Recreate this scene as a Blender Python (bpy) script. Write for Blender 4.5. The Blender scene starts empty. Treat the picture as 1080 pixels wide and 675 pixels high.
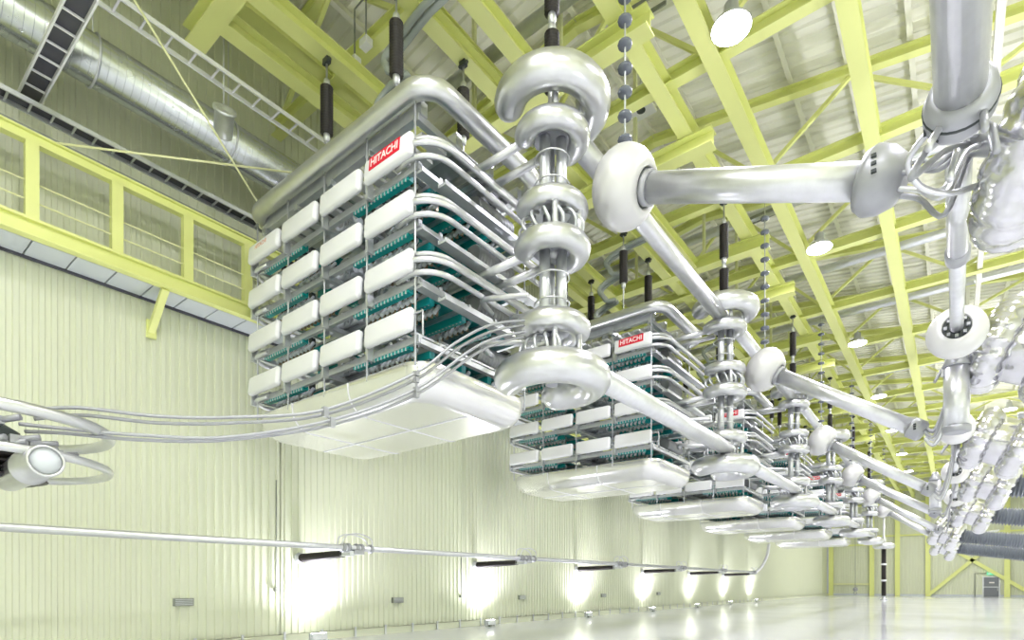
import bpy, bmesh, math, random
from mathutils import Vector, Matrix
random.seed(7)
SC = bpy.context.scene
COL = SC.collection
PI = math.pi
# ------------------------------------------------------------------ camera
F = 595.0; HOR = 616.0; CAMH = 1.6; YAW = math.atan2(466, 595)
cam = bpy.data.cameras.new('camera'); camo = bpy.data.objects.new('camera', cam); COL.objects.link(camo)
camo.location = (0, 0, CAMH); camo.rotation_euler = (PI/2, 0, YAW)
cam.sensor_fit = 'HORIZONTAL'; cam.sensor_width = 36; cam.lens = F/1080*36
cam.shift_y = (HOR-337.5)/1080; cam.clip_end = 400
SC.camera = camo
# ------------------------------------------------------------------ world, exposure, light levels
w = bpy.data.worlds.new('world'); SC.world = w; w.use_nodes = True
w.node_tree.nodes['Background'].inputs[0].default_value = (.9, .95, 1, 1)
w.node_tree.nodes['Background'].inputs[1].default_value = .3
SC.view_settings.view_transform = 'Standard'; SC.view_settings.look = 'None'
SC.view_settings.gamma = 1; SC.view_settings.use_curve_mapping = False
SC.view_settings.exposure = 0.46
LAMP_W = 330.0
UP_W = 520.0
SC.cycles.max_bounces = 10; SC.cycles.diffuse_bounces = 6; SC.cycles.glossy_bounces = 4
SC.cycles.caustics_reflective = False; SC.cycles.caustics_refractive = False
SC.cycles.sample_clamp_indirect = 6.0

fx, fy = -math.sin(YAW), math.cos(YAW); rx, ry = math.cos(YAW), math.sin(YAW)
def P(px, py, X=None, Y=None, Z=None, zc=None):
    """world point seen at a photo pixel, its distance fixed by a plane it touches"""
    u = (px-540)/F; v = (HOR-py)/F
    dx, dy = fx+u*rx, fy+u*ry
    if zc is None:
        if X is not None: zc = X/dx
        elif Y is not None: zc = Y/dy
        else: zc = (Z-CAMH)/v
    return Vector((dx*zc, dy*zc, CAMH+v*zc))
# ------------------------------------------------------------------ materials
def mat(name, col, rough=.5, metal=0.0, noise=0.0, nscale=4.0, bump=0.0, bscale=20.0, emit=None, stretch=None, coat=0.0):
    m = bpy.data.materials.new(name); m.use_nodes = True
    nt = m.node_tree; b = nt.nodes['Principled BSDF']
    b.inputs['Base Color'].default_value = (*col, 1); b.inputs['Roughness'].default_value = rough
    b.inputs['Metallic'].default_value = metal
    if coat: b.inputs['Coat Weight'].default_value = coat
    if emit:
        b.inputs['Emission Color'].default_value = (*emit[0], 1); b.inputs['Emission Strength'].default_value = emit[1]
    if noise or bump:
        tc = nt.nodes.new('ShaderNodeTexCoord'); mp = nt.nodes.new('ShaderNodeMapping')
        nt.links.new(tc.outputs['Object'], mp.inputs[0])
        if stretch: mp.inputs['Scale'].default_value = stretch
    if noise:
        n = nt.nodes.new('ShaderNodeTexNoise'); n.inputs['Scale'].default_value = nscale; n.inputs['Detail'].default_value = 5
        nt.links.new(mp.outputs[0], n.inputs[0])
        r = nt.nodes.new('ShaderNodeMix'); r.data_type = 'RGBA'
        r.inputs[6].default_value = (*[c*(1-noise) for c in col], 1); r.inputs[7].default_value = (*[min(1, c*(1+noise)) for c in col], 1)
        nt.links.new(n.outputs[0], r.inputs[0]); nt.links.new(r.outputs[2], b.inputs['Base Color'])
        rr = nt.nodes.new('ShaderNodeMapRange'); rr.inputs[3].default_value = max(.03, rough*(1-noise)); rr.inputs[4].default_value = min(1, rough*(1+noise))
        nt.links.new(n.outputs[0], rr.inputs[0]); nt.links.new(rr.outputs[0], b.inputs['Roughness'])
    if bump:
        n2 = nt.nodes.new('ShaderNodeTexNoise'); n2.inputs['Scale'].default_value = bscale; n2.inputs['Detail'].default_value = 3
        nt.links.new(mp.outputs[0], n2.inputs[0])
        bp = nt.nodes.new('ShaderNodeBump'); bp.inputs['Strength'].default_value = bump; bp.inputs['Distance'].default_value = .05
        nt.links.new(n2.outputs[0], bp.inputs['Height']); nt.links.new(bp.outputs[0], b.inputs['Normal'])
    return m
M = dict(
    floor=mat('floor_epoxy', (.81, .82, .90), .12, 0, .08, .25, .02, .8),
    wall=mat('wall_sheet', (.72, .75, .585), .42, 0, .03, .6),
    deck=mat('roof_deck', (.86, .86, .75), .5, 0, .04, .8),
    purlin=mat('purlin_cream', (.80, .80, .68), .5),
    yellow=mat('beam_paint', (.80, .84, .32), .42, 0, .04, 1.5),
    rod=mat('rod_paint', (.80, .82, .48), .4),
    alu=mat('spun_aluminium', (.67, .68, .70), .30, .88, .16, 3, .06, 5),
    tube=mat('bus_tube_aluminium', (.70, .71, .74), .34, .78, .14, 5, .04, 8),
    foil=mat('dented_aluminium', (.66, .66, .69), .18, .95, .12, 3, .4, 3.2),
    steel=mat('galvanised_steel', (.66, .68, .71), .40, .7, .15, 6),
    duct=mat('spiral_duct_zinc', (.60, .63, .66), .26, .9, .18, 5),
    tray=mat('tray_aluminium', (.86, .86, .86), .22, .75, .05, 2),
    white=mat('white_shield', (.86, .87, .90), .32, 0),
    ball=mat('white_corona_ball', (.72, .72, .72), .36, .2, .05, 2.5),
    teal=mat('teal_laminate', (.005, .33, .33), .36),
    brown=mat('bronze_component', (.33, .26, .17), .4, .4),
    dark=mat('dark_component', (.035, .045, .045), .45),
    rubber=mat('dark_silicone', (.022, .018, .016), .42),
    grey=mat('bushing_silicone', (.15, .17, .20), .38),
    cast=mat('cast_grey', (.40, .41, .44), .46, .5, .12, 6),
    plastic=mat('grey_pipe', (.36, .40, .38), .4),
    soffit=mat('soffit_panel', (.62, .66, .70), .5),
    mesh=mat('tray_dark', (.07, .07, .09), .5),
    red=mat('red_plate', (.72, .01, .04), .4),
    letter=mat('white_letter', (.9, .85, .85), .4),
    pink=mat('faded_red_letter', (.75, .45, .38), .5),
    door=mat('door_grey', (.20, .21, .25), .4),
    green=mat('exit_green', (.1, .55, .3), .5, emit=((.15, .8, .45), .6)),
    lamp=mat('lamp_lens', (1, 1, 1), .5, emit=((1, .98, .94), 30)),
    flood=mat('flood_lens', (1, 1, 1), .5, emit=((1, 1, .98), 30)),
    vent=mat('vent_grey', (.28, .30, .26), .5),
    glass=mat('glass_disc', (.16, .18, .22), .2),
)
# ------------------------------------------------------------------ mesh builder
def frame(d, up=Vector((0, 0, 1))):
    d = Vector(d).normalized()
    if abs(d.dot(up)) > .98: up = Vector((0, 1, 0))
    a = d.cross(up).normalized(); b = a.cross(d).normalized()
    return d, a, b
class MB:
    def __init__(s): s.v = []; s.f = []; s.s = []
    def box(s, x0, x1, y0, y1, z0, z1):
        n = len(s.v)
        s.v += [(x, y, z) for z in (z0, z1) for y in (y0, y1) for x in (x0, x1)]
        for q in ((0, 2, 3, 1), (4, 5, 7, 6), (0, 1, 5, 4), (2, 6, 7, 3), (0, 4, 6, 2), (1, 3, 7, 5)):
            s.f.append(tuple(n+i for i in q)); s.s.append(False)
        return s
    def bar(s, p0, p1, w, h, up=Vector((0, 0, 1))):
        p0, p1 = Vector(p0), Vector(p1); d, a, b = frame(p1-p0, up); n = len(s.v)
        for p in (p0, p1):
            for i, j in ((-1, -1), (1, -1), (1, 1), (-1, 1)):
                s.v.append(tuple(p+a*(i*w/2)+b*(j*h/2)))
        for q in ((0, 1, 5, 4), (1, 2, 6, 5), (2, 3, 7, 6), (3, 0, 4, 7), (3, 2, 1, 0), (4, 5, 6, 7)):
            s.f.append(tuple(n+i for i in q)); s.s.append(False)
        return s
    def ibeam(s, p0, p1, w, h, tf=.03, tw=.02):
        p0, p1 = Vector(p0), Vector(p1); d, a, b = frame(p1-p0)
        o = b*(h/2-tf/2)
        s.bar(p0+o, p1+o, w, tf); s.bar(p0-o, p1-o, w, tf); s.bar(p0, p1, tw, h-2*tf)
        return s
    def tube(s, pts, r, seg=12, cap=True, closed=False, rf=None):
        pts = [Vector(p) for p in pts]; n0 = len(s.v); N = len(pts)
        pa = None
        for i, p in enumerate(pts):
            if closed: t = pts[(i+1) % N]-pts[i-1]
            else: t = pts[min(i+1, N-1)]-pts[max(i-1, 0)]
            d, a, b = frame(t)
            if pa is not None:
                a = (pa-d*pa.dot(d)).normalized(); b = a.cross(d).normalized()
            pa = a
            R = r if rf is None else rf(i/(N-1))
            for k in range(seg):
                an = 2*PI*k/seg
                s.v.append(tuple(p+(a*math.cos(an)+b*math.sin(an))*R))
        for i in range(N if closed else N-1):
            j = (i+1) % N
            for k in range(seg):
                l = (k+1) % seg
                s.f.append((n0+i*seg+k, n0+i*seg+l, n0+j*seg+l, n0+j*seg+k)); s.s.append(True)
        if cap and not closed:
            s.f.append(tuple(n0+k for k in range(seg-1, -1, -1))); s.s.append(False)
            s.f.append(tuple(n0+(N-1)*seg+k for k in range(seg))); s.s.append(False)
        return s
    def lathe(s, o, axis, prof, seg=20, smooth=True):
        """prof: list of (radius, distance along the axis)"""
        o = Vector(o); d, a, b = frame(axis); n0 = len(s.v)
        for r, h in prof:
            for k in range(seg):
                an = 2*PI*k/seg
                s.v.append(tuple(o+d*h+(a*math.cos(an)+b*math.sin(an))*max(r, 1e-4)))
        for i in range(len(prof)-1):
            for k in range(seg):
                l = (k+1) % seg
                s.f.append((n0+i*seg+k, n0+i*seg+l, n0+(i+1)*seg+l, n0+(i+1)*seg+k)); s.s.append(smooth)
        if prof[0][0] > 1e-3: s.f.append(tuple(n0+k for k in range(seg-1, -1, -1))); s.s.append(False)
        if prof[-1][0] > 1e-3: s.f.append(tuple(n0+(len(prof)-1)*seg+k for k in range(seg))); s.s.append(False)
        return s
    def ring(s, c, R, r, a0=0, a1=2*PI, axis=(0, 0, 1), seg=14, n=36, lump=0, nl=14):
        """torus, or an open torus with domed ends"""
        c = Vector(c); ax = Vector(axis).normalized()
        if abs(ax.z) > .99: u, v = Vector((1, 0, 0)), Vector((0, 1, 0))
        else: v0, u, v = frame(ax)
        full = abs(a1-a0-2*PI) < 1e-6
        n0 = len(s.v); rows = []
        N = n if full else n+1
        for i in range(N):
            t = a0+(a1-a0)*i/n
            rr = r*(1+lump*math.sin(nl*t/2)**2)
            rows.append((t, rr, 0))
        if not full:
            da = r/R
            pre = [(a0-da*math.sin(q), r*math.cos(q), 0) for q in (1.35, 1.0, .65, .3)]
            post = [(a1+da*math.sin(q), r*math.cos(q), 0) for q in (.3, .65, 1.0, 1.35)]
            rows = pre+rows+post
        for t, rr, _ in rows:
            d = u*math.cos(t)+v*math.sin(t)
            for k in range(seg):
                an = 2*PI*k/seg
                s.v.append(tuple(c+d*(R+rr*math.cos(an))+ax*(rr*math.sin(an))))
        L = len(rows)
        for i in range(L if full else L-1):
            j = (i+1) % L
            for k in range(seg):
                l = (k+1) % seg
                s.f.append((n0+i*seg+k, n0+j*seg+k, n0+j*seg+l, n0+i*seg+l)); s.s.append(True)
        if not full:
            s.f.append(tuple(n0+k for k in range(seg))); s.s.append(True)
            s.f.append(tuple(n0+(L-1)*seg+k for k in range(seg-1, -1, -1))); s.s.append(True)
        return s
    def mesh(s, name, m):
        me = bpy.data.meshes.new(name); me.from_pydata(s.v, [], s.f)
        me.polygons.foreach_set('use_smooth', s.s); me.materials.append(m if not isinstance(m, str) else M[m])
        me.update(); return me
    def build(s, name, m, parent=None, loc=None):
        return obj(name, s.mesh(name, m), parent, loc)
def obj(name, me, parent=None, loc=None, rot=None):
    o = bpy.data.objects.new(name, me); COL.objects.link(o)
    if parent is not None: o.parent = parent
    if loc is not None: o.location = loc
    if rot is not None: o.rotation_euler = rot
    return o
def tag(o, label, cat, group=None):
    o['label'] = label; o['category'] = cat
    if group: o['group'] = group
    return o
def thing(name, label, cat, loc=(0, 0, 0), group=None):
    return tag(obj(name, None, None, loc), label, cat, group)
def struct(o): o['kind'] = 'structure'; return o
def copy_tree(o, parent=None):
    c = o.copy(); COL.objects.link(c); c.parent = parent
    for ch in KIDS.get(o.name, []) or list(o.children): copy_tree(ch, c)
    return c
KIDS = {}
def rbox(name, x, y, z, bev, m, seg=3):
    bm = bmesh.new(); bmesh.ops.create_cube(bm, size=1)
    bmesh.ops.scale(bm, vec=(x, y, z), verts=bm.verts)
    bmesh.ops.bevel(bm, geom=bm.edges[:], offset=bev, segments=seg, profile=.5, affect='EDGES')
    for f in bm.faces: f.smooth = True
    me = bpy.data.meshes.new(name); bm.to_mesh(me); bm.free(); me.materials.append(M[m]); return me
def text_mesh(body, size, m, ex=.003):
    c = bpy.data.curves.new('lettering', 'FONT'); c.body = body; c.size = size; c.extrude = ex
    c.align_x = 'CENTER'; c.align_y = 'CENTER'; c.offset = .004*size/.2
    o = bpy.data.objects.new('tmp', c); COL.objects.link(o)
    dg = bpy.context.evaluated_depsgraph_get()
    me = bpy.data.meshes.new_from_object(o.evaluated_get(dg)); bpy.data.objects.remove(o)
    me.materials.clear(); me.materials.append(M[m]); return me
def smooth_path(pts, sub=6):
    """Catmull-Rom through the points"""
    pts = [Vector(p) for p in pts]; out = []
    for i in range(len(pts)-1):
        p0 = pts[max(i-1, 0)]; p1 = pts[i]; p2 = pts[i+1]; p3 = pts[min(i+2, len(pts)-1)]
        for k in range(sub):
            t = k/sub
            out.append(.5*((2*p1)+(p2-p0)*t+(2*p0-5*p1+4*p2-p3)*t*t+(3*p1-p0-3*p2+p3)*t**3))
    out.append(pts[-1]); return out
def sheds(o, axis, L, r0, r1, pitch, seg=18, r0b=None, r1b=None):
    pr = [(r0, 0)]
    n = max(1, int(L/pitch)); q = L/n
    for i in range(n):
        t = i/n; a = r0+((r0b or r0)-r0)*t; b = r1+((r1b or r1)-r1)*t
        pr += [(a, q*(i+.1)), (b, q*(i+.45)), (b, q*(i+.55)), (a, q*(i+.9))]
    pr.append((r0b or r0, L))
    return MB().lathe(o, axis, pr, seg)
ORD = ['nearest', 'second', 'third', 'fourth', 'fifth', 'farthest']
# ------------------------------------------------------------------ the hall
XL, XR, YB, YF = -14.4, 9.5, -10.0, 93.0
def deck_z(x): return 17.0-.15*abs(x+8)
floor = struct(MB().box(XL-.3, XR+.3, YB-.3, YF+.3, -.2, 0).build('floor', 'floor'))
wl = struct(MB().box(XL-.3, XL-.12, YB, YF, 0, 16.2).build('wall_left', 'wall'))
wf = struct(MB().box(XL, XR, YF+.12, YF+.3, 0, 17.2).build('wall_far', 'wall'))
wr = struct(MB().box(XR+.0, XR+.2, YB, YF, 0, 14.5).build('wall_right', 'wall'))
wb = struct(MB().box(XL, XR, YB-.2, YB, 0, 17.2).build('wall_back', 'wall'))
def ribbed(n, pitch, h):
    """a vertical-rib sheet lying along local +X, rib faces towards local -Y"""
    m = MB(); prof = []
    for i in range(n):
        b = i*pitch
        prof += [(b, 0), (b+pitch*.42, 0), (b+pitch*.5, -.035), (b+pitch*.92, -.035)]
    prof.append((n*pitch-.012, 0))
    for x, y in prof: m.v += [(x, y, 0), (x, y, h)]
    for i in range(len(prof)-1):
        m.f.append((2*i, 2*i+2, 2*i+3, 2*i+1)); m.s.append(False)
    return m
BAYS = [8.25+7.3*k for k in range(-2, 12)]
pw = 7.3
pm = ribbed(36, (pw-.05)/36, 15.6).mesh('wall_panel', M['wall'])
for y in BAYS:
    if y+pw < YF+1:
        o = obj('wall_panel', pm, wl, (XL-.08, y, 0), (0, 0, PI/2))
pf = ribbed(20, .298, 14.3).mesh('wall_panel', M['wall'])
for i in range(4):
    obj('wall_panel', pf, wf, (XL+.01+i*6, YF+.08, 0))
struct(MB().box(XL-.10, XL+.06, YB, YF, 0, .22).box(XL-.10, XL+.10, YB, YF, .19, .22).build('baseboard_left', 'wall'))
sk = struct(MB().box(XL, XR, YF-.03, YF+.05, 0, .25).build('baseboard_far', 'soffit'))
bb = bpy.data.objects['baseboard_left']
clip = MB().box(0, .03, -.03, .03, 0, .30).mesh('rail_clip', M['steel'])
for i in range(48):
    obj('rail_clip', clip, bb, (XL+.09, 2.5+1.15*i, 0))
# roof
ceil = struct(MB().build('ceiling', 'deck')) if False else None
m = MB(); n = 0
for xa, xb in ((XL-.3, -8), (-8, XR+.3)):
    za, zb = deck_z(xa)+.15, deck_z(xb)+.15
    k = len(m.v)
    m.v += [(xa, YB-.3, za), (xb, YB-.3, zb), (xb, YF+.3, zb), (xa, YF+.3, za), (xa, YB-.3, za+.1), (xb, YB-.3, zb+.1), (xb, YF+.3, zb+.1), (xa, YF+.3, za+.1)]
    for q in ((0, 1, 2, 3), (4, 7, 6, 5), (0, 4, 5, 1), (1, 5, 6, 2), (2, 6, 7, 3), (3, 7, 4, 0)): m.f.append(tuple(k+i for i in q)); m.s.append(False)
ceil = struct(m.build('ceiling', 'deck'))
TR = [3+5*k for k in range(-2, 18)]
def deckpanel(xa, xb, L):
    m = MB(); nr = int(L/.36); p = L/nr; prof = []
    for i in range(nr):
        b = i*p; prof += [(b, 0), (b+p*.5, 0), (b+p*.6, .07), (b+p*.9, .07)]
    prof.append((L-.01, 0))
    for y, z in prof: m.v += [(xa, y, deck_z(xa)+z), (xb, y, deck_z(xb)+z)]
    for i in range(len(prof)-1): m.f.append((2*i, 2*i+1, 2*i+3, 2*i+2)); m.s.append(False)
    return m.mesh('deck_panel', M['deck'])
dl, dr = deckpanel(XL, -8, 5), deckpanel(-8, XR, 5)
for y in TR:
    obj('deck_panel', dl, ceil, (0, y, 0)); obj('deck_panel', dr, ceil, (0, y, 0))
for i in range(17):
    x = -13.7+1.42*i
    MB().box(x-.035, x+.035, YB, YF, -.22, 0).box(x+.035, x+.1, YB, YF, -.22, -.20).build('purlin', 'purlin', ceil, (0, 0, deck_z(x)))
CZ = 13.7   # centre height of the truss bottom chord
def truss():
    parts = []
    parts.append(('truss_chord', MB().ibeam((XL+.1, 0, CZ), (XR-.1, 0, CZ), .28, .34).mesh('truss_chord', M['yellow'])))
    for xa, xb in ((XL+.1, -8), (-8, XR-.1)):
        parts.append(('truss_top_chord', MB().ibeam((xa, 0, deck_z(xa)-.40), (xb, 0, deck_z(xb)-.40), .24, .28).mesh('truss_top_chord', M['yellow'])))
    xs = [XL+.3+2.38*i for i in range(11)]
    for i in range(10):
        a, b = xs[i], xs[i+1]
        if i % 2 == 0: pa, pb = (a, 0, CZ+.15), (b, 0, deck_z(b)-.5)
        else: pa, pb = (a, 0, deck_z(a)-.5), (b, 0, CZ+.15)
        parts.append(('truss_brace', MB().bar(pa, pb, .10, .10).mesh('truss_brace', M['yellow'])))
    return parts
tp = truss()
for y in TR[1:]:
    for nme, me in tp: obj(nme, me, ceil, (0, y, 0))
for x, z in ((-5.5, 13.48), (-4.25, 13.5), (-1.7, 13.5), (4.2, 13.5), (7.0, 13.5), (-8.9, 13.9), (-11.8, 13.9)):
    MB().ibeam((x, YB, z), (x, YF, z), .36, .46, .035, .025).build('roof_beam', 'yellow', ceil)
MB().box(.70, .86, YB, YF, 13.6, 13.9).build('roof_beam', 'purlin', ceil)
# ducts / conduits crossing the roof
for y in (10.4, 20.6, 25.8, 30.6, 40.4, 50.2):
    MB().tube([(-13, y, 14.35), (XR-.3, y, 14.35)], .16, 12).build('roof_conduit', 'steel', ceil)
# floor lines of the far wall: columns, girts, X brace
for x in (-14.0, -9.0, -6.05, -2.7, 5.2):
    MB().ibeam((x, YF-.22, 0), (x, YF-.22, 14.2), .55, .40, .04, .03).build('column', 'yellow', wf)
for xa, xb, z in ((-14, -2.7, 8.2), (-2.7, 8, 8.2), (-14, 8, 12.6), (-14, -9, 7.1), (-14, -9, 1.6)):
    MB().bar((xa, YF-.15, z), (xb, YF-.15, z), .16, .22).build('girt', 'yellow' if z > 2 else 'rod', wf)
for a, b in (((-2.6, 0.2), (5.2, 8.0)), ((-2.6, 8.0), (7.3, 0.5))):
    MB().bar((a[0], YF-.34, a[1]), (b[0], YF-.34, b[1]), .42, .12, Vector((0, 1, 0))).build('cross_brace', 'yellow', wf)
# door
d1 = struct(MB().box(2.85, 4.55, YF-.06, YF+.04, 0, 2.55).build('door_1', 'steel'))
MB().box(2.98, 4.42, YF-.11, YF-.05, .02, 2.45).build('door_leaf', 'door', d1)
MB().box(2.98, 4.42, YF-.125, YF-.11, 1.18, 1.28).build('door_rail', 'steel', d1)
MB().box(3.5, 4.0, YF-.125, YF-.11, 1.70, 1.86).build('door_sign', 'letter', d1)
MB().tube([(4.30, YF-.13, .75), (4.30, YF-.2, .8), (4.30, YF-.2, 1.1), (4.30, YF-.13, 1.15)], .02, 8).build('door_handle', 'white', d1)
e = thing('exit_sign', 'small green lit exit sign above the grey door', 'exit sign', (3.7, YF-.12, 2.75))
MB().box(-.42, .42, -.04, .04, 0, .32).build('sign_box', 'green', e)
MB().box(-.30, -.12, -.045, -.04, .06, .26).box(-.05, .32, -.045, -.04, .13, .19).build('pictogram', 'white', e)
tag(MB().tube([(2.1, YF-.08, 0), (2.1, YF-.08, 2.95), (3.25, YF-.08, 2.95)], .05, 8).build('conduit', 'vent'), 'thin conduit bent around the left of the grey door', 'conduit')
# ------------------------------------------------------------------ suspension grids above the valves
VX, VY0, VS = -9.65, 7.95, 9.32
NV = 6
for k in range(NV):
    yc = VY0+VS*k
    for dy in (-2.75, 2.75):
        MB().ibeam((-12.6, yc+dy, 13.02), (-4.83, yc+dy, 13.02), .40, .42, .035, .025).build('cross_beam', 'yellow', ceil)
    for x in (-11.65, -10.55, -8.3, -7.35):
        MB().ibeam((x, yc-2.75, 13.0), (x, yc+2.75, 13.0), .34, .34, .03, .02).build('hanger_beam', 'yellow', ceil)
    for x in (-12.2, -9.6, -7.0):
        for dy in (-2.75, 2.75):
            MB().bar((x, yc+dy, 13.2), (x, yc+dy, deck_z(x)-.3), .09, .09).build('drop_post', 'rod', ceil)
MB().ibeam((-14.3, 2.1, 12.95), (-9.0, 2.1, 12.95), .40, .42, .035, .025).build('cross_beam', 'yellow', ceil)
# ------------------------------------------------------------------ valves
def round_rect(hx, hy, r, n=6):
    pts = []
    for cx, cy, a in ((hx-r, hy-r, 0), (-hx+r, hy-r, PI/2), (-hx+r, -hy+r, PI), (hx-r, -hy+r, 1.5*PI)):
        for i in range(n+1):
            t = a+PI/2*i/n; pts.append((cx+r*math.cos(t), cy+r*math.sin(t)))
    return pts
ZT = [.95, 1.92, 2.88, 3.84]
LET = text_mesh('HITACHI', .185, 'letter'); PINK = text_mesh('HITACHI', .12, 'pink')
def make_valve():
    V = obj('converter_valve', None)
    # --- bottom tray
    HX, HY, H, R = 2.75, 1.55, .58, .42
    m = MB(); loops = []
    prof = [(.10, H-.04), (.03, H), (0, H-.03)]
    for i in range(9):
        t = PI/2*i/8; prof.append((R*(1-math.cos(t)), (H-.12)*(1-math.sin(t))))
    prof.insert(3, (0, H-.11))
    for ins, z in prof:
        base = round_rect(HX-ins, HY-ins, max(.5-ins*.6, .1))
        loops.append([(x, y, z) for x, y in base])
    nl = len(loops[0])
    for lp in loops: m.v += lp
    for i in range(len(loops)-1):
        for k in range(nl):
            l = (k+1) % nl; m.f.append((i*nl+k, (i+1)*nl+k, (i+1)*nl+l, i*nl+l)); m.s.append(True)
    m.f.append(tuple((len(loops)-1)*nl+k for k in range(nl-1, -1, -1))); m.s.append(False)
    shell = m.build('tray_shell', 'tray', V)
    for x in (-1.15, .75):
        path = [(x, -HY+ins-.004, z) for ins, z in prof[2:]]+[(x, HY-ins+.004, z) for ins, z in reversed(prof[2:])]
        MB().tube(path, .014, 6).build('seam_strip', 'white', shell)
    MB().bar((-2.35, 0, -.004), (2.35, 0, -.004), .05, .016).build('seam_strip', 'white', shell)
    # --- four tiers
    shield = rbox('corona_shield', 1.22, .15, .41, .07, 'white')
    frame_m = MB()
    for y in (-1.46, 1.46): frame_m.box(-2.62, 2.62, y-.04, y+.04, -.10, .02)
    for x in (-2.58, -1.32, -.02, 1.30, 2.58): frame_m.box(x-.05, x+.05, -1.46, 1.46, -.12, -.03)
    for x in (2.15, 2.36): frame_m.box(x-.05, x+.05, -1.4, 1.5, .12, .16)
    for x in (1.75, -.35, .35, -1.6): frame_m.box(x-.03, x+.03, -1.4, 1.5, .06, .12)
    for y in (-.95, -.2, .55, 1.1): frame_m.box(-2.6, 2.6, y-.03, y+.03, -.02, .05)
    fm = frame_m.mesh('tier_frame', M['steel'])
    bar = MB().box(-.76, .76, -.06, .06, -.13, .01).mesh('teal_bar', M['teal'])
    plate = MB().box(-.72, .72, -.28, .28, .0, .03).mesh('teal_plate', M['teal'])
    st = MB(); sb = MB(); sd = MB()
    for mx in (-1.62, 1.58):
        for y in (-1.25, -.72, .1, .85):
            for i in range(10):
                x = mx-.62+.138*i
                st.tube([(x, y-.02, -.17), (x, y+.10, -.0)], .038, 6)
                sb.box(x-.045, x-.0, y+.02, y+.09, -.18, -.04)
                if i % 2 == 0: sd.box(x-.05, x+.05, y+.11, y+.2, -.02, .14)
            for i in range(16):
                x = mx-.7+.093*i
                st.box(x-.014, x+.014, y-.235, y-.218, -.14, .0)
    stm, sbm, sdm = st.mesh('stud_row', M['soffit']), sb.mesh('clamp_row', M['brown']), sd.mesh('block_row', M['dark'])
    mid = MB()
    for y in (-1.15, -.75, -.3, .2, .7):
        mid.tube([(-.55, y, .08), (.5, y+.08, .1)], .06, 8); mid.box(-.3, -.1, y-.08, y+.08, -.06, .16)
        mid.tube([(.1+.1*i, y-.05, -.02+.22*(i % 2)) for i in range(5)], .022, 6)
    midm = mid.mesh('pipe_cluster', M['soffit'])
    re = sheds((0, -.55, 0), (0, 1, 0), 1.1, .20, .23, .09, 16).mesh('reactor', M['cast'])
    bracket = MB().box(-.03, .03, -.03, .10, -.18, .10).mesh('shield_bracket', M['steel'])
    def corner(sx, dz, off, L):
        r = .55+off
        c = (2.45, -1.62+.55)   # bend centre
        pts = [(sx*2.15, -1.62-off+.04, dz)]
        for i in range(9):
            t = -PI/2+PI/2*i/8
            pts.append((sx*(c[0]+r*math.cos(t)), c[1]+r*math.sin(t), dz))
        pts.append((sx*(c[0]+r), L, dz))
        return MB().tube(pts, .048, 10)
    cr = [corner(1, dz, off, 1.75).mesh('corner_tube', M['tube']) for dz, off in ((.36, -.06), (.22, .04), (.04, -.02))]
    cl = [corner(-1, dz, off, .2).mesh('corner_tube', M['tube']) for dz, off in ((-.06, -.05), (.02, -.12))]
    lay = MB().box(-.07, .07, -1.5, 1.7, -.02, .02)
    lay.box(-.09, -.07, -1.5, 1.7, -.02, .06).box(.07, .09, -1.5, 1.7, -.02, .06)
    laym = lay.mesh('side_rail', M['steel'])
    for t, z in enumerate(ZT):
        obj('tier_frame', fm, V, (0, 0, z))
        for mx in (-1.62, 1.58):
            for y in (-1.42, -.92, -.1, .65):
                obj('teal_bar', bar, V, (mx, y, z-.02))
            for y in (-.45, .38, 1.15): obj('teal_plate', plate, V, (mx, y, z+.06))
        for nme, me in (('stud_row', stm), ('clamp_row', sbm), ('block_row', sdm), ('pipe_cluster', midm)):
            o = obj(nme, me, V, (0, 0, z-.02)); o['kind'] = 'stuff'
        obj('reactor', re, V, (-.02, -.55, z+.26)); obj('reactor', re, V, (.1, .75, z+.26)); obj('reactor', re, V, (2.15, .9, z+.42))
        for i in range(4):
            x = -2.05+1.365*i
            s_ = obj('corona_shield', shield, V, (x, -1.66, z+.215), (math.radians(-5), 0, 0))
            obj('shield_bracket', bracket, V, (x-.64, -1.6, z+.02))
            if t == 3 and i == 3:
                MB().box(-.40, .40, -.008, .0, -.115, .115).build('name_plate', 'red', s_, (-.03, -.075, .055))
                l = obj('lettering', LET, s_, (-.03, -.084, .055), (PI/2, 0, 0)); l.scale = (1.0, 1.05, 1)
            if t == 3 and i == 0:
                obj('lettering', PINK, s_, (-.05, -.076, .06), (PI/2, 0, 0))
        if t > 0:
            for me in cr: obj('corner_tube', me, V, (0, 0, z))
            obj('side_rail', laym, V, (2.62, 0, z-.16)); obj('side_rail', laym, V, (2.86, .3, z-.32))
        for me in cl: obj('corner_tube', me, V, (0, 0, z))
    rodm = MB().tube([(0, 0, .45), (0, 0, 4.9)], .018, 6).mesh('suspension_rod', M['steel'])
    for x in (-2.58, -1.32, -.02, 1.30, 2.58):
        for y in (-1.54, 1.5): obj('suspension_rod', rodm, V, (x, y, 0))
    # --- top frame and corona ring
    rp = round_rect(2.82, 1.60, .46, 8)
    MB().tube([(x+.12, y, 5.0) for x, y in rp], .17, 16, closed=True).build('top_ring', 'alu', V)
    tf = MB()
    for y in (-1.35, -.5, .4, 1.3): tf.box(-2.6, 2.6, y-.07, y+.07, 4.72, 4.95)
    for x in (-2.5, -1.2, 0, 1.2, 2.5): tf.box(x-.06, x+.06, -1.45, 1.45, 4.62, 4.74)
    tf.build('top_frame', 'steel', V)
    tb = MB()
    for i in range(14):
        x = -2.4+.36*i; tb.box(x-.1, x+.1, -1.2, -.6, 4.6, 4.66); tb.box(x-.06, x+.06, .5, 1.2, 4.55, 4.66)
    o = tb.build('block_row', 'white', V); o['kind'] = 'stuff'
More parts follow.
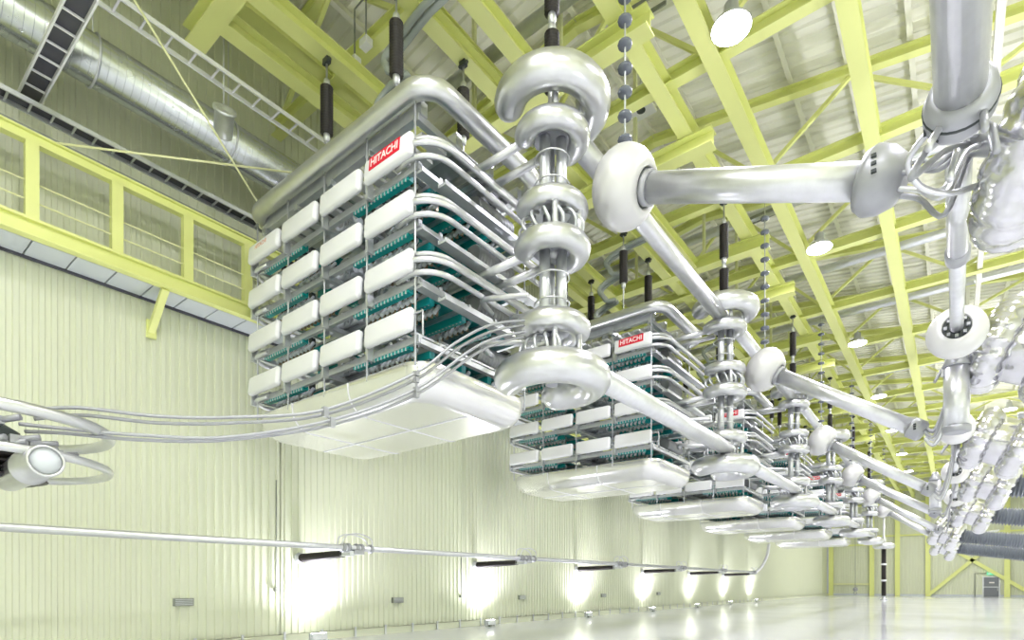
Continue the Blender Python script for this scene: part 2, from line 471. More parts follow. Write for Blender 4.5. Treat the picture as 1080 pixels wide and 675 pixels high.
    MB().box(-2.5, 2.5, -.45, .35, 4.78, 4.82).box(-2.4, -.2, -1.3, -.55, 4.86, 4.9).box(.2, 2.4, .45, 1.25, 4.86, 4.9).build('top_plate', 'cast', V)
    MB().tube([(2.3, -1.62, ZT[0]+.32), (2.85, -1.62, ZT[0]+.30), (2.85, -1.62, ZT[0]-.1)], .02, 6).build('grab_bar', 'steel', V)
    return V
V0 = make_valve()
for k in range(NV):
    v = V0 if k == 0 else copy_tree(V0)
    v.location = (VX, VY0+VS*k, 4.8)
    tag(v, '%s hanging converter valve stack%s, white shields over teal modules' % (ORD[k], ' from the camera' if 0 < k < 5 else ''), 'valve stack', 'converter valves hanging in a row')
# hangers
ins = sheds((0, 0, 0), (0, 0, 1), 1.02, .085, .135, .055, 14).mesh('insulator_body', M['rubber'])
cap = MB().lathe((0, 0, 0), (0, 0, 1), [(.03, 0), (.06, .02), (.075, .1), (.07, .2)], 10).mesh('end_cap', M['steel'])
CORN = [(-8.3, -.9, 'front right'), (-10.55, -.9, 'front left'), (-8.3, .95, 'rear right'), (-10.55, .95, 'rear left')]
def hanger(name, label, x, y, ztop, zbot, zbody, two=False, group=None):
    h = thing(name, label, 'insulator', (x, y, zbot), group)
    L = ztop-zbot
    MB().tube([(0, 0, 0), (0, 0, L)], .022, 8).build('link_rod', 'steel', h)
    MB().box(-.08, .08, -.05, .05, L-.12, L).tube([(-.12, 0, L-.06), (.12, 0, L-.06)], .035, 8).build('clevis', 'dark', h)
    for zb in ([zbody] if not two else [zbody, zbody-1.35]):
        obj('insulator_body', ins, h, (0, 0, zb-zbot)); obj('end_cap', cap, h, (0, 0, zb-zbot-.17))
        o = obj('end_cap', cap, h, (0, 0, zb-zbot+1.19), (PI, 0, 0))
    return h
for k in range(NV):
    for x, dy, w_ in CORN:
        hanger('hanger_insulator', 'dark ribbed insulator hanging the %s valve stack at its %s' % (ORD[k], w_), x, VY0+VS*k+dy, 12.83, 9.72, 11.2, group='insulators hanging the valve stacks')
# ------------------------------------------------------------------ grading ring columns
TX, TY0 = -5.5, 8.15
A0, A1 = math.radians(226), math.radians(442)
RINGS = [(9.88, .74, .27), (9.33, .48, .18), (8.06, .47, .16), (7.38, .48, .19), (6.0, .48, .19), (5.13, .74, .28)]
def make_tower():
    T = obj('grading_ring_column', None); B = 4.8
    for i, (z, R, r) in enumerate(RINGS):
        MB().ring((0, 0, z-B), R, r, A0, A1+(.6 if i in (5,) else 0), seg=16, n=30).build('corona_ring', 'alu', T)
    for z0, z1 in ((8.0, 9.4), (5.95, 7.45)):
        for a in (.3, 2.4, 4.5):
            MB().tube([(.17*math.cos(a), .17*math.sin(a), z0-B), (.17*math.cos(a), .17*math.sin(a), z1-B)], .095, 12).build('column_tube', 'steel', T)
        for z in (z0+.5, z0+.95):
            MB().ring((0, 0, z-B), .30, .014, seg=6, n=24).build('wire_hoop', 'tube', T)
        MB().lathe((0, 0, z1-.12-B), (0, 0, 1), [(.30, 0), (.34, .04), (.34, .1), (.30, .12)], 20).build('flange', 'cast', T)
        MB().lathe((0, 0, z0-B), (0, 0, 1), [(.33, 0), (.36, .04), (.36, .1), (.33, .12)], 20).build('flange', 'steel', T)
    # posts between the paired rings
    for z0, z1 in ((9.33, 9.88), (5.13, 6.0), (7.38, 8.06)):
        for a in (-50, 10, 60):
            x, y = .5*math.cos(math.radians(a)), .5*math.sin(math.radians(a))
            MB().tube([(x, y, z0-B), (x, y, z1-B)], .055, 10).build('ring_post', 'tube', T)
    # flexible leads between the two middle rings
    for i in range(7):
        a = math.radians(200+26*i)
        p = [(.30*math.cos(a), .30*math.sin(a), 7.95-B), (.52*math.cos(a+.2), .52*math.sin(a+.2), 7.82-B), (.55*math.cos(a+.35), .55*math.sin(a+.35), 7.62-B), (.3*math.cos(a+.5), .3*math.sin(a+.5), 7.48-B)]
        MB().tube(smooth_path(p, 4), .03, 6).build('flexible_lead', 'steel', T)
    for i in range(6):
        a = math.radians(205+20*i)
        p = [(.2*math.cos(a), .2*math.sin(a), 5.85-B), (.5*math.cos(a+.1), .5*math.sin(a+.1), 5.74-B), (.58*math.cos(a+.2), .58*math.sin(a+.2), 5.5-B), (.3*math.cos(a), .3*math.sin(a), 5.3-B)]
        MB().tube(smooth_path(p, 4), .03, 6).build('flexible_lead', 'steel', T)
    MB().lathe((0, 0, 5.05-B), (0, 0, 1), [(.10, 0), (.12, .1), (.12, .8), (.10, .95)], 16).build('core', 'cast', T)
    MB().lathe((0, 0, 7.2-B), (0, 0, 1), [(.12, 0), (.16, .1), (.16, .8), (.12, .9)], 16).build('core', 'cast', T)
    MB().lathe((0, 0, 9.3-B), (0, 0, 1), [(.08, 0), (.09, .1), (.09, .6), (.05, .8)], 16).build('core', 'cast', T)
    # link tubes to the valve
    for z in (9.30, 7.30):
        for dy in (-.28, .22):
            MB().tube([(-.35, dy, z-B), (-2.2, dy, z-B)], .075, 12).build('link_tube', 'tube', T)
    for z in (6.7, 5.9):
        for dy in (-.5, .35):
            p = [(-.3, dy*.6, z-B-.1), (-.9, dy, z-B-.05), (-1.25, dy+.1, z-B+.05), (-1.45, dy+.6, z-B+.06)]
            MB().tube(smooth_path(p, 5), .05, 10).build('link_tube', 'tube', T)
    return T
T0 = make_tower()
for k in range(NV):
    t = T0 if k == 0 else copy_tree(T0)
    t.location = (TX, TY0+VS*k, 4.8)
    tag(t, '%s column of open aluminium corona rings%s' % (ORD[k], ' from the camera, beside its valve stack' if k else ' beside the first valve stack'), 'ring column', 'corona ring columns beside the valves')
    hanger('tower_insulator', 'pair of dark insulators holding the %s corona ring column' % ORD[k], TX, TY0+VS*k, 13.25, 9.95, 11.5, True, 'insulators over the ring columns')
PAIR = ['first and second', 'second and third', 'third and fourth', 'fourth and fifth', 'fifth and sixth']
for k in range(NV-1):
    ya, yb = TY0+VS*k, TY0+VS*(k+1)
    tag(MB().tube([(TX+.12, ya+.25, 9.62), (TX+.02, yb-.25, 9.62)], .20, 20).build('upper_bus_tube', 'tube'), 'thick aluminium tube joining %s ring columns near their tops' % PAIR[k], 'bus tube', 'upper bus tubes')
    tag(MB().tube([(TX+.55, ya+.45, 5.25), (TX+.2, yb-.15, 5.62)], .20, 20).build('lower_bus_tube', 'tube'), 'thick aluminium tube joining %s ring columns near their bottoms' % PAIR[k], 'bus tube', 'lower bus tubes')
# ------------------------------------------------------------------ corona balls, branch tubes, vertical tubes, bushings
BZ = [8.55, 8.15, 7.85, 7.75, 7.7, 7.7]
EZ = [6.98, 5.65, 5.3, 5.3, 5.1, 5.0]
HZ = [6.75, 7.45, 7.05, 6.85, 6.35, 5.75]; BX = [.85, .85, .8, .85, .5, -1.0]
ORD7 = ['nearest', 'second nearest', 'third nearest', 'fourth nearest', 'fifth nearest', 'sixth nearest', 'farthest']
TILT = math.radians(25); BT = math.radians(9)
disc = MB().lathe((0, 0, -.05), (0, 0, 1), [(.03, 0), (.12, .02), (.13, .05), (.12, .08), (.03, .1)], 12).mesh('glass_disc', M['glass'])
def cable(pts, r=.035, sub=5, seg=8): return MB().tube(smooth_path(pts, sub), r, seg)
bush_meshes = None
def make_bushing():
    B = obj('wall_bushing', None)
    ax = Vector((math.cos(TILT), 0, -math.sin(TILT)))
    for s_ in (0, 1.2):
        MB().ring(ax*s_, .78, .36, axis=tuple(ax), seg=16, n=168, lump=.11, nl=18).build('corona_ring', 'foil', B)
    MB().lathe(ax*-.1, ax, [(.5, -.1), (.72, 0), (.78, .3), (.78, 1.0), (.7, 1.3), (.5, 1.4)], 28).build('barrel', 'foil', B)
    MB().lathe(ax*-.75, ax, [(.14, 0), (.2, .05), (.2, .5), (.4, .6), (.4, .7)], 16).build('terminal', 'tube', B)
    ab = Vector((math.cos(BT), 0, -math.sin(BT))); p0 = ax*.9
    L = (XR-2.0)/math.cos(BT)-p0.x
    sheds(p0, ab, L+1.0, .44, .55, .15, 22, .52, .66).build('ribbed_body', 'grey', B)
    MB().tube([(1.0, -.5, .55), (2.2, -.5, .72), (4.2, -.5, .95)], .10, 12, rf=lambda t: .13-.05*t).build('grading_tube', 'tube', B)
    return B
B0 = make_bushing()
for k in range(NV):
    y = 9.0+VS*k; o_ = ORD[k]
    sp = Vector((TX+.95, y+.03, BZ[k])); en = Vector((-.72, y, EZ[k])); d = (en-sp).normalized()
    b = thing('corona_ball', 'white flattened corona ball on the %s branch tube' % o_, 'corona ball', tuple(sp), 'corona balls')
    pr = []
    for i in range(15):
        t = PI*(i/14); pr.append((.66*math.sin(t)**.85 if 0 < i < 14 else 0.0, -.50*math.cos(t)))
    pr = [q for q in pr if not (q[1] > 0 and q[0] < .33)]+[(.33, .46), (.30, .42), (.30, .2), (0, .2)]
    MB().lathe((0, 0, 0), d, pr, 28).build('shell', 'ball', b)
    MB().lathe(d*.15, d, [(.296, 0), (.296, .27)], 22).build('dark_liner', 'dark', b)
    MB().lathe(d*.3, d, [(.27, 0), (.27, .25)], 20).build('collar', 'cast', b)
    t_ = thing('branch_tube', '%s sloping aluminium tube from its corona ball to the bushing side' % o_, 'bus tube', tuple(sp), 'sloping branch tubes')
    LB = (en-sp).length
    MB().tube([d*.28, d*LB], .235 if k == 0 else .21, 24).build('pipe', 'tube', t_)
    MB().lathe(d*(LB-.28), d, [(.25, -.02), (.36, .0), (.42, .1), (.40, .28), (.30, .45), (.16, .52)] if k == 0 else [(.22, .04), (.26, .06), (.27, .1), (.27, .34), (.22, .40), (.12, .42)], 22).build('end_hood', 'cast', t_)
    for i in range(3): MB().box(-.03, .03, -.03, .03, -.02, .02).build('bolt', 'dark', t_, tuple(d*(LB-.1)+Vector((0, -.40 if k == 0 else -.265, -.1+.1*i if k == 0 else -.06+.06*i))))
    # disc string above the ball
    s = thing('disc_string', 'string of grey discs holding the %s corona ball' % o_, 'disc string', (sp.x, sp.y, sp.z+.6), 'disc strings above the corona balls')
    Ls = 13.3-sp.z-.6
    MB().tube([(0, 0, -.15), (0, 0, Ls)], .018, 6).build('wire', 'steel', s)
    for i in range(int(Ls/.42)): obj('glass_disc', disc, s, (0, 0, .25+.42*i))
    # lengthwise tube of the bushing row
    if k == 0: ya, yb, zt, rt = -8.0, 7.35, 6.5, .215
    else: ya, yb, zt, rt = y-VS+.05, (16.0+VS*(k-1)), 7.2-.1*(k-1), .148
    vt = thing('lengthwise_bus_tube', ['thick aluminium tube overhead running to the nearest bushing', 'aluminium tube running from nearest to second bushing', 'aluminium tube running from second to third bushing', 'aluminium tube running from third to fourth bushing', 'aluminium tube running from fourth to fifth bushing', 'aluminium tube running from fifth to sixth bushing'][k], 'bus tube', (.05, yb, zt), 'lengthwise bus tubes at the bushings')
    if k == 0:
        MB().tube([(0, ya-yb, 0), (0, .1, 0)], rt, 28).build('pipe', 'tube', vt)
        n_ = Vector((-.05, 1, -.05)).normalized()
        MB().lathe((0, 0, -.02), n_, [(.22, -.24), (.28, -.22), (.315, -.08), (.31, .08), (.26, .19), (.14, .25), (0, .26)], 26).build('end_hood', 'cast', vt)
        MB().lathe((0, 0, -.02), n_, [(.312, -.09), (.322, -.07), (.318, -.05)], 26).build('hood_seam', 'dark', vt)
        for a in (.6, 1.1, 3.6, 4.1): MB().box(-.03, .03, -.02, .02, -.03, .03).build('bolt', 'dark', vt, (.305*math.cos(a), .03, .305*math.sin(a)))
    else:
        ys = 12.2+VS*(k-1)-yb
        MB().tube([(0, ya-yb, 0), (0, ys, 0)], rt, 24).build('pipe', 'tube', vt)
        MB().lathe((0, ys-.15, 0), (0, 1, 0), [(rt, 0), (rt+.03, .02), (rt+.03, .3), (rt, .32)], 24).build('sleeve', 'cast', vt)
        MB().tube([(0, ys, 0), (0, 2.0, 0)], rt-.025, 20).build('thin_pipe', 'tube', vt)
        dn = Vector((0, -1, .02)).normalized()
        MB().lathe((0, 0, 0), dn, [(q[0]*.86, q[1]*.86) for q in pr], 28).build('corona_ball_shell', 'ball', vt)
        MB().lathe(dn*.15, dn, [(.254, 0), (.254, .21)], 22).build('dark_liner', 'dark', vt)
        for i in range(8):
            a = 2*PI*i/8; MB().box(-.03, .03, -.06, .06, -.03, .03).build('bolt', 'cast', vt, (.20*math.cos(a), -.37, .20*math.sin(a)))
        MB().lathe((-.03, 2.0, 0), (0, 1, -.3), [(.15, -.3), (.2, -.2), (.22, 0), (.16, .2), (.08, .25)], 20).build('end_hood', 'cast', vt)
    if k in (1, 3):
        dr_ = thing('drum_terminal', 'upright grey drum hanging under the %s bushing terminal' % o_, 'terminal', (.05 if k == 1 else -.75, y-.75, 5.35), 'upright drums at the bushings')
        MB().tube([(0, 0, 0), (0, 0, 1.6)], .26, 26).build('drum', 'tube', dr_)
        MB().lathe((0, 0, 0), (0, 0, 1), [(.22, -.06), (.29, -.04), (.29, .10), (.26, .12)], 26).build('end_ring', 'cast', dr_)
        MB().lathe((0, 0, 1.6), (0, 0, 1), [(.28, -.05), (.29, .0), (.17, .25), (.1, .4)], 22).build('hood', 'cast', dr_)
    # bushing
    bu = B0 if k == 0 else copy_tree(B0)
    bu.location = (BX[k], y-.1, HZ[k])
    tag(bu, '%s grey ribbed bushing with dented aluminium corona rings' % ORD7[k], 'bushing', 'wall bushings on the right')
    # flexible connectors
    fc = thing('flexible_connector', 'bundle of grey flexible leads at the %s bushing terminal' % o_, 'cable bundle', (0, y, HZ[k]), 'flexible leads at the bushings')
    ax = Vector((math.cos(TILT), 0, -math.sin(TILT)))
    term = Vector((BX[k], -.1, 0))-ax*.5
    tip = en+d*.15-Vector((0, y, HZ[k]))
    nC = 6 if k < 3 else 4
    for i in range(nC):
        o1 = Vector((0, .22*math.cos(i*1.05), .22*math.sin(i*1.05)))
        midp = (tip+term)/2+o1*1.4+Vector((0, -.12, -.25-.08*(i % 3)))
        cable([tip+o1*.8, tip+d*.25+o1, midp, term-ax*.25+o1*.7, term+o1*.6]).build('lead', 'cast' if i % 2 else 'tube', fc)
    vb = Vector((.05, 7.5-y, 6.3-HZ[k])) if k == 0 else Vector((.02, -.45, 7.0-.1*(k-1)-HZ[k]))
    for i in range(5 if k < 2 else 3):
        o1 = Vector((.22*math.cos(i*1.25+.4), .22*math.sin(i*1.25+.4), 0))
        q = [vb+o1*1.3, vb+o1*1.7+Vector((-.05, -.1, -.3)), (vb+term)/2+o1+Vector((-.1-.1*(i == 3), -.15, -.1)), term-ax*.1+o1*.6]
        cable(q).build('lead', 'tube' if i % 2 else 'cast', fc)
    if k == 0:
        q = [P(a, b, Y=c)-Vector((0, y, HZ[k])) for a, b, c in ((998, 122, 7.35), (972, 148, 7.6), (958, 172, 7.8), (970, 196, 8.1), (1000, 204, 8.4), (1030, 196, 8.6))]
        cable(q, .034).build('lead', 'tube', fc)
bu = copy_tree(B0); bu.location = (-1.1, 9.0+VS*6, 5.3)
tag(bu, 'farthest grey ribbed bushing with dented aluminium corona rings', 'bushing', 'wall bushings on the right')
# ------------------------------------------------------------------ cables sweeping to the left-hand unit
C1 = [(30, 433), (83, 430), (167, 439), (247, 440), (343, 432), (437, 394), (480, 362), (517, 343), (553, 338)]
C2 = [(36, 442), (88, 438), (167, 446), (247, 446), (343, 437), (437, 401), (485, 366), (520, 349), (553, 343)]
C3 = [(20, 447), (67, 452), (150, 459), (240, 461), (350, 443), (437, 411), (497, 369), (525, 356), (553, 350)]
C4 = [(26, 455), (70, 457), (150, 464), (240, 464), (350, 448), (437, 417), (500, 374), (528, 361), (553, 355)]
NM = ['topmost', 'second', 'third', 'lowest']
for i, C in enumerate((C1, C2, C3, C4)):
    pts = []
    for x, y in C:
        t = (x-30)/(553-30); iz = (1-t)/6.4+t/9.25
        pts.append(P(x, y, zc=1/iz+.06*(i % 2)))
    c = tag(MB().tube(smooth_path(pts, 8), .022, 8).build('sweeping_lead', 'cast'), '%s of four thin silver tubes sweeping left from the nearest ring column' % NM[i], 'cable', 'sweeping leads')
    if i == 0:
        cc = c
for nme_, j in (('spacer_clamp', 4), ('spacer_clamp', 5)):
    m = MB()
    a = [P(C[j][0]+(0 if j == 4 else 2), C[j][1], zc=1/((1-(C[j][0]-30)/523)/6.4+((C[j][0]-30)/523)/9.25)) for C in (C1, C2, C3, C4)]
    for p in a: m.box(p.x-.035, p.x+.035, p.y-.035, p.y+.035, p.z-.035, p.z+.035)
    m.tube(a, .02, 6); m.build('spacer_clamp', 'cast', cc)
# left-hand unit with two rings
c0 = P(-22, 448, zc=6.5)
ar = thing('ring_terminal', 'terminal with two slim corona rings cut by the left edge', 'terminal', tuple(c0))
for z, r in ((0, .068), (-.43, .05)):
    MB().ring((0, 0, z), 1.22, r, seg=12, n=64).build('corona_ring', 'alu', ar)
for a in (20, 140, 260):
    a = math.radians(a); MB().bar((.45*math.cos(a), .45*math.sin(a), -.43), (1.2*math.cos(a), 1.2*math.sin(a), -.43), .05, .05).build('ring_arm', 'tube', ar)
MB().lathe((0, 0, -.35), (0, 0, 1), [(.3, 0), (.36, .05), (.36, .3), (.2, .4), (.1, .4)], 20).build('core', 'dark', ar)
cl_ = MB()
for i in range(30):
    a = i*.8; rr = .3+.42*random.random(); z = -.30+.28*random.random()
    cl_.tube([(rr*math.cos(a), rr*math.sin(a), z), ((rr+.18)*math.cos(a+.2), (rr+.18)*math.sin(a+.2), z+.05)], .035, 6)
    cl_.box(rr*math.cos(a)-.05, rr*math.cos(a)+.05, rr*math.sin(a)-.05, rr*math.sin(a)+.05, z-.04, z+.05)
o = cl_.build('clamp_cluster', 'cast', ar); o['kind'] = 'stuff'
sheds((0, 0, -.64), (0, 0, 1), .28, .52, .62, .06, 28).build('ribbed_drum', 'rubber', ar)
pa = P(49, 486, zc=5.9)-c0; dd = Vector((-1, -.05, -.02)).normalized()
MB().lathe(pa, dd, [(.145, .03), (.145, 0), (.165, -.0), (.17, .02), (.17, .5), (.19, .51), (.19, .55), (.17, .56), (.17, 1.3)], 28).build('canister', 'alu', ar)
MB().lathe(pa+dd*.015, dd, [(.0, 0), (.14, .0), (.14, .01)], 24).build('end_glass', 'soffit', ar)
MB().tube([(0, 0, 0), (0, 0, 11.5-c0.z)], .05, 8).build('support_rod', 'steel', ar)
# ------------------------------------------------------------------ serpentine cooling pipes
def serp(k):
    yc = VY0+VS*k; s = thing('cooling_pipe', 'looping grey cooling pipe above the %s valve stack' % ORD[k], 'pipe', (-8.9, yc-.5, 9.7), 'looping cooling pipes')
    for off in (0, .16):
        pts = []
        for i in range(60):
            t = i/59; a = t*3.1*2*PI
            pts.append((-.35+.30*math.sin(a)+.10*math.sin(a*2)+.5*t*t, .10*math.cos(a)+off, .25+2.6*t+.16*math.cos(a)))
        pts = [(-.35, off, 0)]+pts+[(.9, off, 2.95), (1.5, off, 2.98)]
        MB().tube(pts, .07, 8).build('pipe', 'plastic', s)
    return s
for k in range(NV): serp(k)
# ------------------------------------------------------------------ left gallery
gx = -13.56
g = thing('gallery_walkway', 'yellow steel gallery with posts and rails high along the left wall', 'walkway', (0, 0, 0))
Y0, Y1 = -4.0, 64.0
MB().ibeam((gx, Y0, 8.24), (gx, Y1, 8.24), .20, .34, .05, .03).build('lower_beam', 'yellow', g)
MB().ibeam((gx, Y0, 9.92), (gx, Y1, 9.92), .16, .22, .03, .03).build('upper_beam', 'yellow', g)
post = MB().box(-.08, .08, -.10, .10, 8.4, 9.82).mesh('post', M['yellow'])
yp = 2.76-1.36*4
while yp < Y1: obj('post', post, g, (gx, yp, 0)); yp += 1.36
for z in (8.75, 9.1): MB().tube([(gx, Y0, z), (gx, Y1, z)], .016, 8).build('rail', 'rod', g)
sp_ = MB().box(XL+.0, gx-.08, .01, .66, 8.07, 8.11).mesh('soffit_panel', M['soffit'])
yy = Y0
while yy < 40: obj('soffit_panel', sp_, g, (0, yy, 0)); yy += .68
MB().box(XL, gx-.02, Y0, Y1, 8.11, 8.14).build('deck_plate', 'vent', g)
MB().box(XL-.02, XL+.03, Y0, Y1, 8.02, 8.08).build('edge_trim', 'mesh', g)
for y in (-2.2, 5.05, 12.3, 19.6, 26.9, 34.2):
    MB().bar((gx-.05, y, 8.07), (XL, y, 7.35), .14, .12).box(XL-.02, XL+.04, y-.1, y+.1, 7.2, 7.6).build('bracket', 'yellow', g)
def ladder(name, label, a, b, wd, step, m, fill=None, up=Vector((0, 0, 1))):
    a, b = Vector(a), Vector(b); d, s_, n_ = frame(b-a, up); t = thing(name, label, 'cable ladder', tuple(a))
    L = (b-a).length
    for q in (-1, 1): MB().bar(s_*(q*wd/2), d*L+s_*(q*wd/2), .03, .09, up).build('side_rail', m, t)
    rg = MB().bar(s_*(-wd/2), s_*(wd/2), .035, .03, up).mesh('rung', M[m] if isinstance(m, str) else m)
    for i in range(1, int(L/step)): obj('rung', rg, t, tuple(d*(step*i)))
    if fill: MB().bar(n_*.05, d*L+n_*.05, wd-.04, .03, up).build('cable_bed', fill, t)
    return t
ladder('cable_ladder', 'dark-bedded cable ladder running above the gallery top beam', (-13.75, -3, 10.62), (-13.75, 30, 10.62), .34, .34, 'steel', 'mesh')
ladder('cable_ladder', 'narrow dark cable ladder lying on the gallery top beam', (-13.75, -3, 10.12), (-13.75, 30, 10.12), .20, .40, 'vent', 'mesh')
ladder('cable_ladder', 'pale open cable ladder running beside the zinc duct', (-12.35, -3, 12.45), (-12.35, 9.4, 12.45), .42, .45, 'white')
a_, b_ = P(30, 106, Z=11.1), P(90, -10, Z=11.1)
ladder('cable_ladder', 'short steep cable ladder crossing under the zinc duct', a_, b_, .34, .46, 'white', 'mesh')
for i, (a, b, c, d, lb) in enumerate(((655, 24, 700, -4, 'small dark ladder in the roof above the nearest corona ball'), (786, 236, 818, 222, 'small dark ladder in the roof above the second corona ball'), (838, 338, 864, 329, 'small dark ladder in the roof beyond the second corona ball'))):
    ladder('cable_ladder', lb, P(a, b, Z=14.25), P(c, d, Z=14.25), .30, .35, 'vent')
pc = P(676, 116, Z=14.6)
t = thing('ceiling_speaker', 'square white ceiling panel with a dark round hole', 'speaker', tuple(pc))
MB().box(-.32, .32, -.32, .32, 0, .08).build('panel', 'white', t)
MB().lathe((0, 0, 0), (0, 0, -1), [(.12, -.01), (.12, .02), (.09, .02)], 16).build('grille', 'dark', t)
MB().tube([(0, 0, .08), (0, 0, deck_z(pc.x)-pc.z)], .02, 6).build('stem', 'steel', t)
for i, (a, b) in enumerate(((386, 46), (374, 66))):
    q = P(a, b, Z=13.35)
    t = thing('spot_fixture', ['upper', 'lower'][i]+' small white spot fixture between the grid beams over the nearest valve', 'spotlight', tuple(q))
    MB().box(-.12, .12, -.09, .09, -.08, .08).build('head', 'white', t)
    MB().tube([(0, 0, .08), (0, 0, 1.2), (.5, 0, 1.25)], .02, 6).build('arm', 'vent', t)
# zinc duct
du = thing('zinc_duct', 'big round spiral zinc duct running along the upper left wall', 'duct', (-13.15, 0, 11.75))
MB().tube([(0, -6, 0), (0, 30, 0)], .44, 32).build('duct_pipe', 'duct', du)
hp = MB().ring((0, 0, 0), .440, .005, axis=(0, 1, 0), seg=6, n=32).mesh('seam_ring', M['duct'])
y = -5.9
while y < 14: obj('seam_ring', hp, du, (0, y, 0)); y += .14
clm = MB().ring((0, 0, 0), .46, .02, axis=(0, 1, 0), seg=6, n=32).tube([(0, 0, .46), (0, 0, 3.6)], .012, 6).mesh('hanger_band', M['steel'])
for i in range(9): obj('hanger_band', clm, du, (0, 1.0+2.6*i, 0))
MB().tube([(.05, 2.15, .3), (.05, 2.15, 3.8)], .30, 24).build('riser', 'duct', du)
# brace rods, loudspeaker
a_, b_ = P(138, -6, X=-11.4), P(288, 240, X=-12.7)
tag(MB().tube([a_, b_], .022, 8).build('brace_rod', 'rod'), 'steep pale yellow tension rod crossing in front of the duct', 'brace rod')
a_, b_ = P(60, 151, X=-13.5), P(316, 183, X=-12.0)
tag(MB().tube([a_, b_], .022, 8).build('brace_rod', 'rod'), 'nearly level pale yellow tension rod above the gallery', 'brace rod')
sp = P(236, 130, X=-12.2)
ls = thing('loudspeaker', 'small grey cylinder loudspeaker hung beside the duct', 'loudspeaker', tuple(sp))
ax = Vector((.7, -.25, .5)).normalized()
MB().lathe((0, 0, 0), ax, [(.17, -.25), (.19, -.22), (.19, .2), (.23, .22), (.23, .27), (.16, .27), (.12, .2)], 20).build('housing', 'steel', ls)
MB().tube([(0, 0, .15), (0, 0, deck_z(sp.x)-sp.z-.1)], .01, 6).build('hanger_wire', 'steel', ls)
# ------------------------------------------------------------------ wall busbar
bx, bz = -12.1, 2.52
wbus = thing('wall_bus_tube', 'long thin aluminium tube running low along the left wall', 'bus tube', (bx, 0, bz))
MB().tube([(0, -8, 0), (0, 45.8, 0)], .075, 14).build('pipe', 'tube', wbus)
e2 = [P(795, 605, Y=45.8), P(803, 598, Y=46.6), P(809, 586, Y=47.4), P(811, 574, Y=47.9)]
MB().tube([q-Vector((bx, 0, bz)) for q in smooth_path(e2, 4)], .11, 10).build('rising_lead', 'white', wbus)
INS = [8.75+7.35*k for k in range(6)]
def clampset(parent, y):
    m = MB()
    for dy in (-.35, -.2, .05, .2, .5): MB().lathe((0, y+dy-.04, 0), (0, 1, 0), [(.08, 0), (.12, .01), (.12, .07), (.08, .08)], 12).build('clamp_collar', 'cast', parent)
    m.box(-.14, .14, y-.1, y+.2, -.16, -.05)
    m.build('bus_clamp', 'cast', parent)
    for q in (-.09, .09):
        cable([(q, y-.45, .06), (q*1.5, y-.35, .28), (q*1.6, y+.0, .36), (q*1.5, y+.4, .26), (q, y+.5, .06)], .018).build('jumper', 'tube', parent)
for i, y in enumerate(INS):
    clampset(wbus, y+.15)
    wi = thing('wall_insulator', 'dark wall insulator carrying the low tube, %s' % (['nearest of six', 'second of six', 'third of six', 'fourth of six', 'fifth of six', 'farthest of six'][i]), 'insulator', (XL, y, bz-.18), 'dark insulators under the wall tube')
    sheds((.12, 0, -.02), (1, 0, .03), 1.95, .09, .125, .06, 14, .06, .095).build('insulator_body', 'rubber', wi)
    MB().lathe((-.02, 0, -.02), (1, 0, .03), [(.16, 0), (.16, .05), (.10, .06), (.10, .16)], 16).build('wall_flange', 'steel', wi)
    MB().box(2.0, 2.42, -.07, .07, -.03, .10).build('saddle', 'steel', wi)
# vents and drain lines on the wall
for i, (px, py) in enumerate(((194, 635), (420, 633), (551, 630), (637, 628), (695, 626))):
    p = P(px, py, X=XL+.02)
    t = thing('wall_vent', 'small grey louvred vent low on the left wall, %s' % ['leftmost', 'second from left', 'third from left', 'fourth from left', 'rightmost'][i], 'vent', (XL, p.y, p.z), 'vents low on the left wall')
    MB().box(-.05, .03, -.22, .22, -.09, .09).build('frame', 'vent', t)
    for j in range(4): MB().box(.03, .05, -.19, .19, -.07+.04*j, -.055+.04*j).build('slat', 'steel', t)
for i, (y, za, zb) in enumerate(((8.05, 1.5, 4.4), (15.3, 1.2, 2.6))):
    tag(MB().tube([(XL+.03, y, za), (XL+.03, y, zb)], .018, 6).box(XL-.04, XL+.06, y-.04, y+.04, za-.1, za).build('cable_drop', 'vent'), ['long', 'short'][i]+' thin cable drop on the left wall beside a floodlight', 'cable drop')
# ------------------------------------------------------------------ far end objects
pi_ = thing('post_insulator', 'tall dark banded insulator standing on the floor at the far end', 'insulator', (-5.45, 66.5, 0))
MB().lathe((0, 0, 0), (0, 0, 1), [(.35, 0), (.35, .12), (.16, .16), (.16, .4)], 16).build('foot', 'steel', pi_)
for i in range(3):
    sheds((0, 0, .45+1.6*i), (0, 0, 1), 1.4, .17, .24, .09, 14).build('insulator_body', 'rubber', pi_)
    MB().lathe((0, 0, 1.85+1.6*i), (0, 0, 1), [(.2, 0), (.24, .04), (.24, .16), (.2, .2)], 14).build('band', 'white', pi_)
MB().ring((0, 0, 5.35), .7, .26, seg=14, n=36).build('corona_ring', 'alu', pi_)
MB().lathe((0, 0, 5.2), (0, 0, 1), [(.2, 0), (.2, .9), (.1, 1.2), (.1, 3.0)], 12).build('stem', 'tube', pi_)
hk = P(902, 628, Y=88)
h = thing('crane_hook', 'crane hook on a long chain before the far wall', 'hook', (hk.x, 88, .3))
MB().tube([(0, 0, .9), (0, 0, CZ-.45)], .035, 6).build('chain', 'vent', h)
MB().lathe((0, 0, .3), (0, 0, 1), [(.05, 0), (.28, .1), (.30, .4), (.08, .65)], 14).build('hook_block', 'cast', h)
MB().ring((0, 0, .1), .18, .05, math.radians(100), math.radians(400), axis=(0, 1, 0), seg=8, n=20).build('hook', 'cast', h)
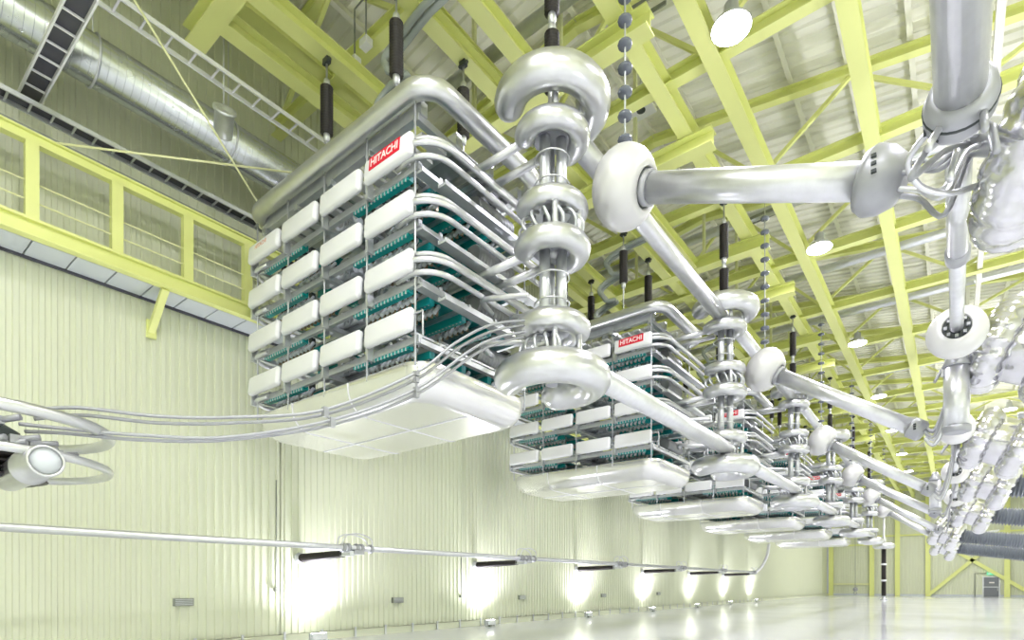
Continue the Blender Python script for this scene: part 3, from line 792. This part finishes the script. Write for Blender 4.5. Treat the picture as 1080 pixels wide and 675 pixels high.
# ------------------------------------------------------------------ lamps
LH = MB().lathe((0, 0, 0), (0, 0, 1), [(.40, 0), (.41, .02), (.30, .16), (.16, .26), (.14, .5), (.05, .55)], 24).mesh('reflector', M['steel'])
LL = MB().lathe((0, 0, -.01), (0, 0, 1), [(.39, 0), (.39, .02)], 24).mesh('lens', M['lamp'])
def lamp(x, y, z, label):
    t = thing('high_bay_lamp', label, 'lamp', (x, y, z), 'high bay lamps')
    obj('reflector', LH, t); obj('lens', LL, t)
    MB().tube([(0, 0, .5), (0, 0, CZ-.15-z if False else .62)], .02, 6).build('stem', 'steel', t)
    l = bpy.data.lights.new('lamp_light', 'AREA'); l.shape = 'DISK'; l.size = .8; l.energy = LAMP_W; l.color = (.905, .88, 1)
    o = bpy.data.objects.new('lamp_light', l); COL.objects.link(o); o.parent = t; o.location = (0, 0, -.03)
NTH = ['first', 'second', 'third', 'fourth', 'fifth', 'sixth', 'seventh', 'eighth', 'ninth', 'tenth', 'eleventh']
for i, k in enumerate(range(-1, 9)):
    y = 2.3+9.8*k
    lamp(-3.66, y, 13.2, 'high bay lamp, %s along the row over the ring columns' % NTH[i])
    lamp(2.9, y-1.4, 13.2, 'high bay lamp, %s along the row over the bushings' % NTH[i])
# wall floodlights on the left, added uplights on the right
FB = MB().box(-.10, .10, -.22, .22, 0, .18).box(-.04, .04, -.26, -.22, -.05, .2).box(-.04, .04, .22, .26, -.05, .2).mesh('housing', M['steel'])
FL = MB().box(-.085, .085, -.20, .20, .181, .19).mesh('lens', M['flood'])
def flood(x, y, tilt, power, label, group):
    t = thing('wall_floodlight', label, 'floodlight', (x, y, .06), group)
    r = (0, math.radians(-tilt), 0)
    obj('housing', FB, t, (0, 0, 0), r); obj('lens', FL, t, (0, 0, 0), r)
    MB().box(-.05, .05, -.05, .05, -.06, .02).build('foot', 'vent', t)
    l = bpy.data.lights.new('flood_light', 'SPOT'); l.energy = power; l.spot_size = math.radians(150); l.spot_blend = .7; l.shadow_soft_size = .15; l.color = (.905, .885, 1)
    o = bpy.data.objects.new('flood_light', l); COL.objects.link(o); o.parent = t; o.location = (-.02, 0, .24); o.rotation_euler = (PI, math.radians(tilt), 0)
for i, y in enumerate([8.95+7.3*k for k in range(7)]):
    flood(XL+.62, y, 8, UP_W, 'floodlight at the foot of the left wall, %s from the camera' % NTH[i], 'floodlights along the left wall')
for i, y in enumerate([-5.65+14.6*k for k in range(6)]):  # unseen row added to brighten the roof and the undersides of tubes and beams
    flood(XR-1.6, y, 14, UP_W*7, 'added unseen fill light at the foot of the right wall, %s from the back' % NTH[i], 'added fill lights along the right wall')
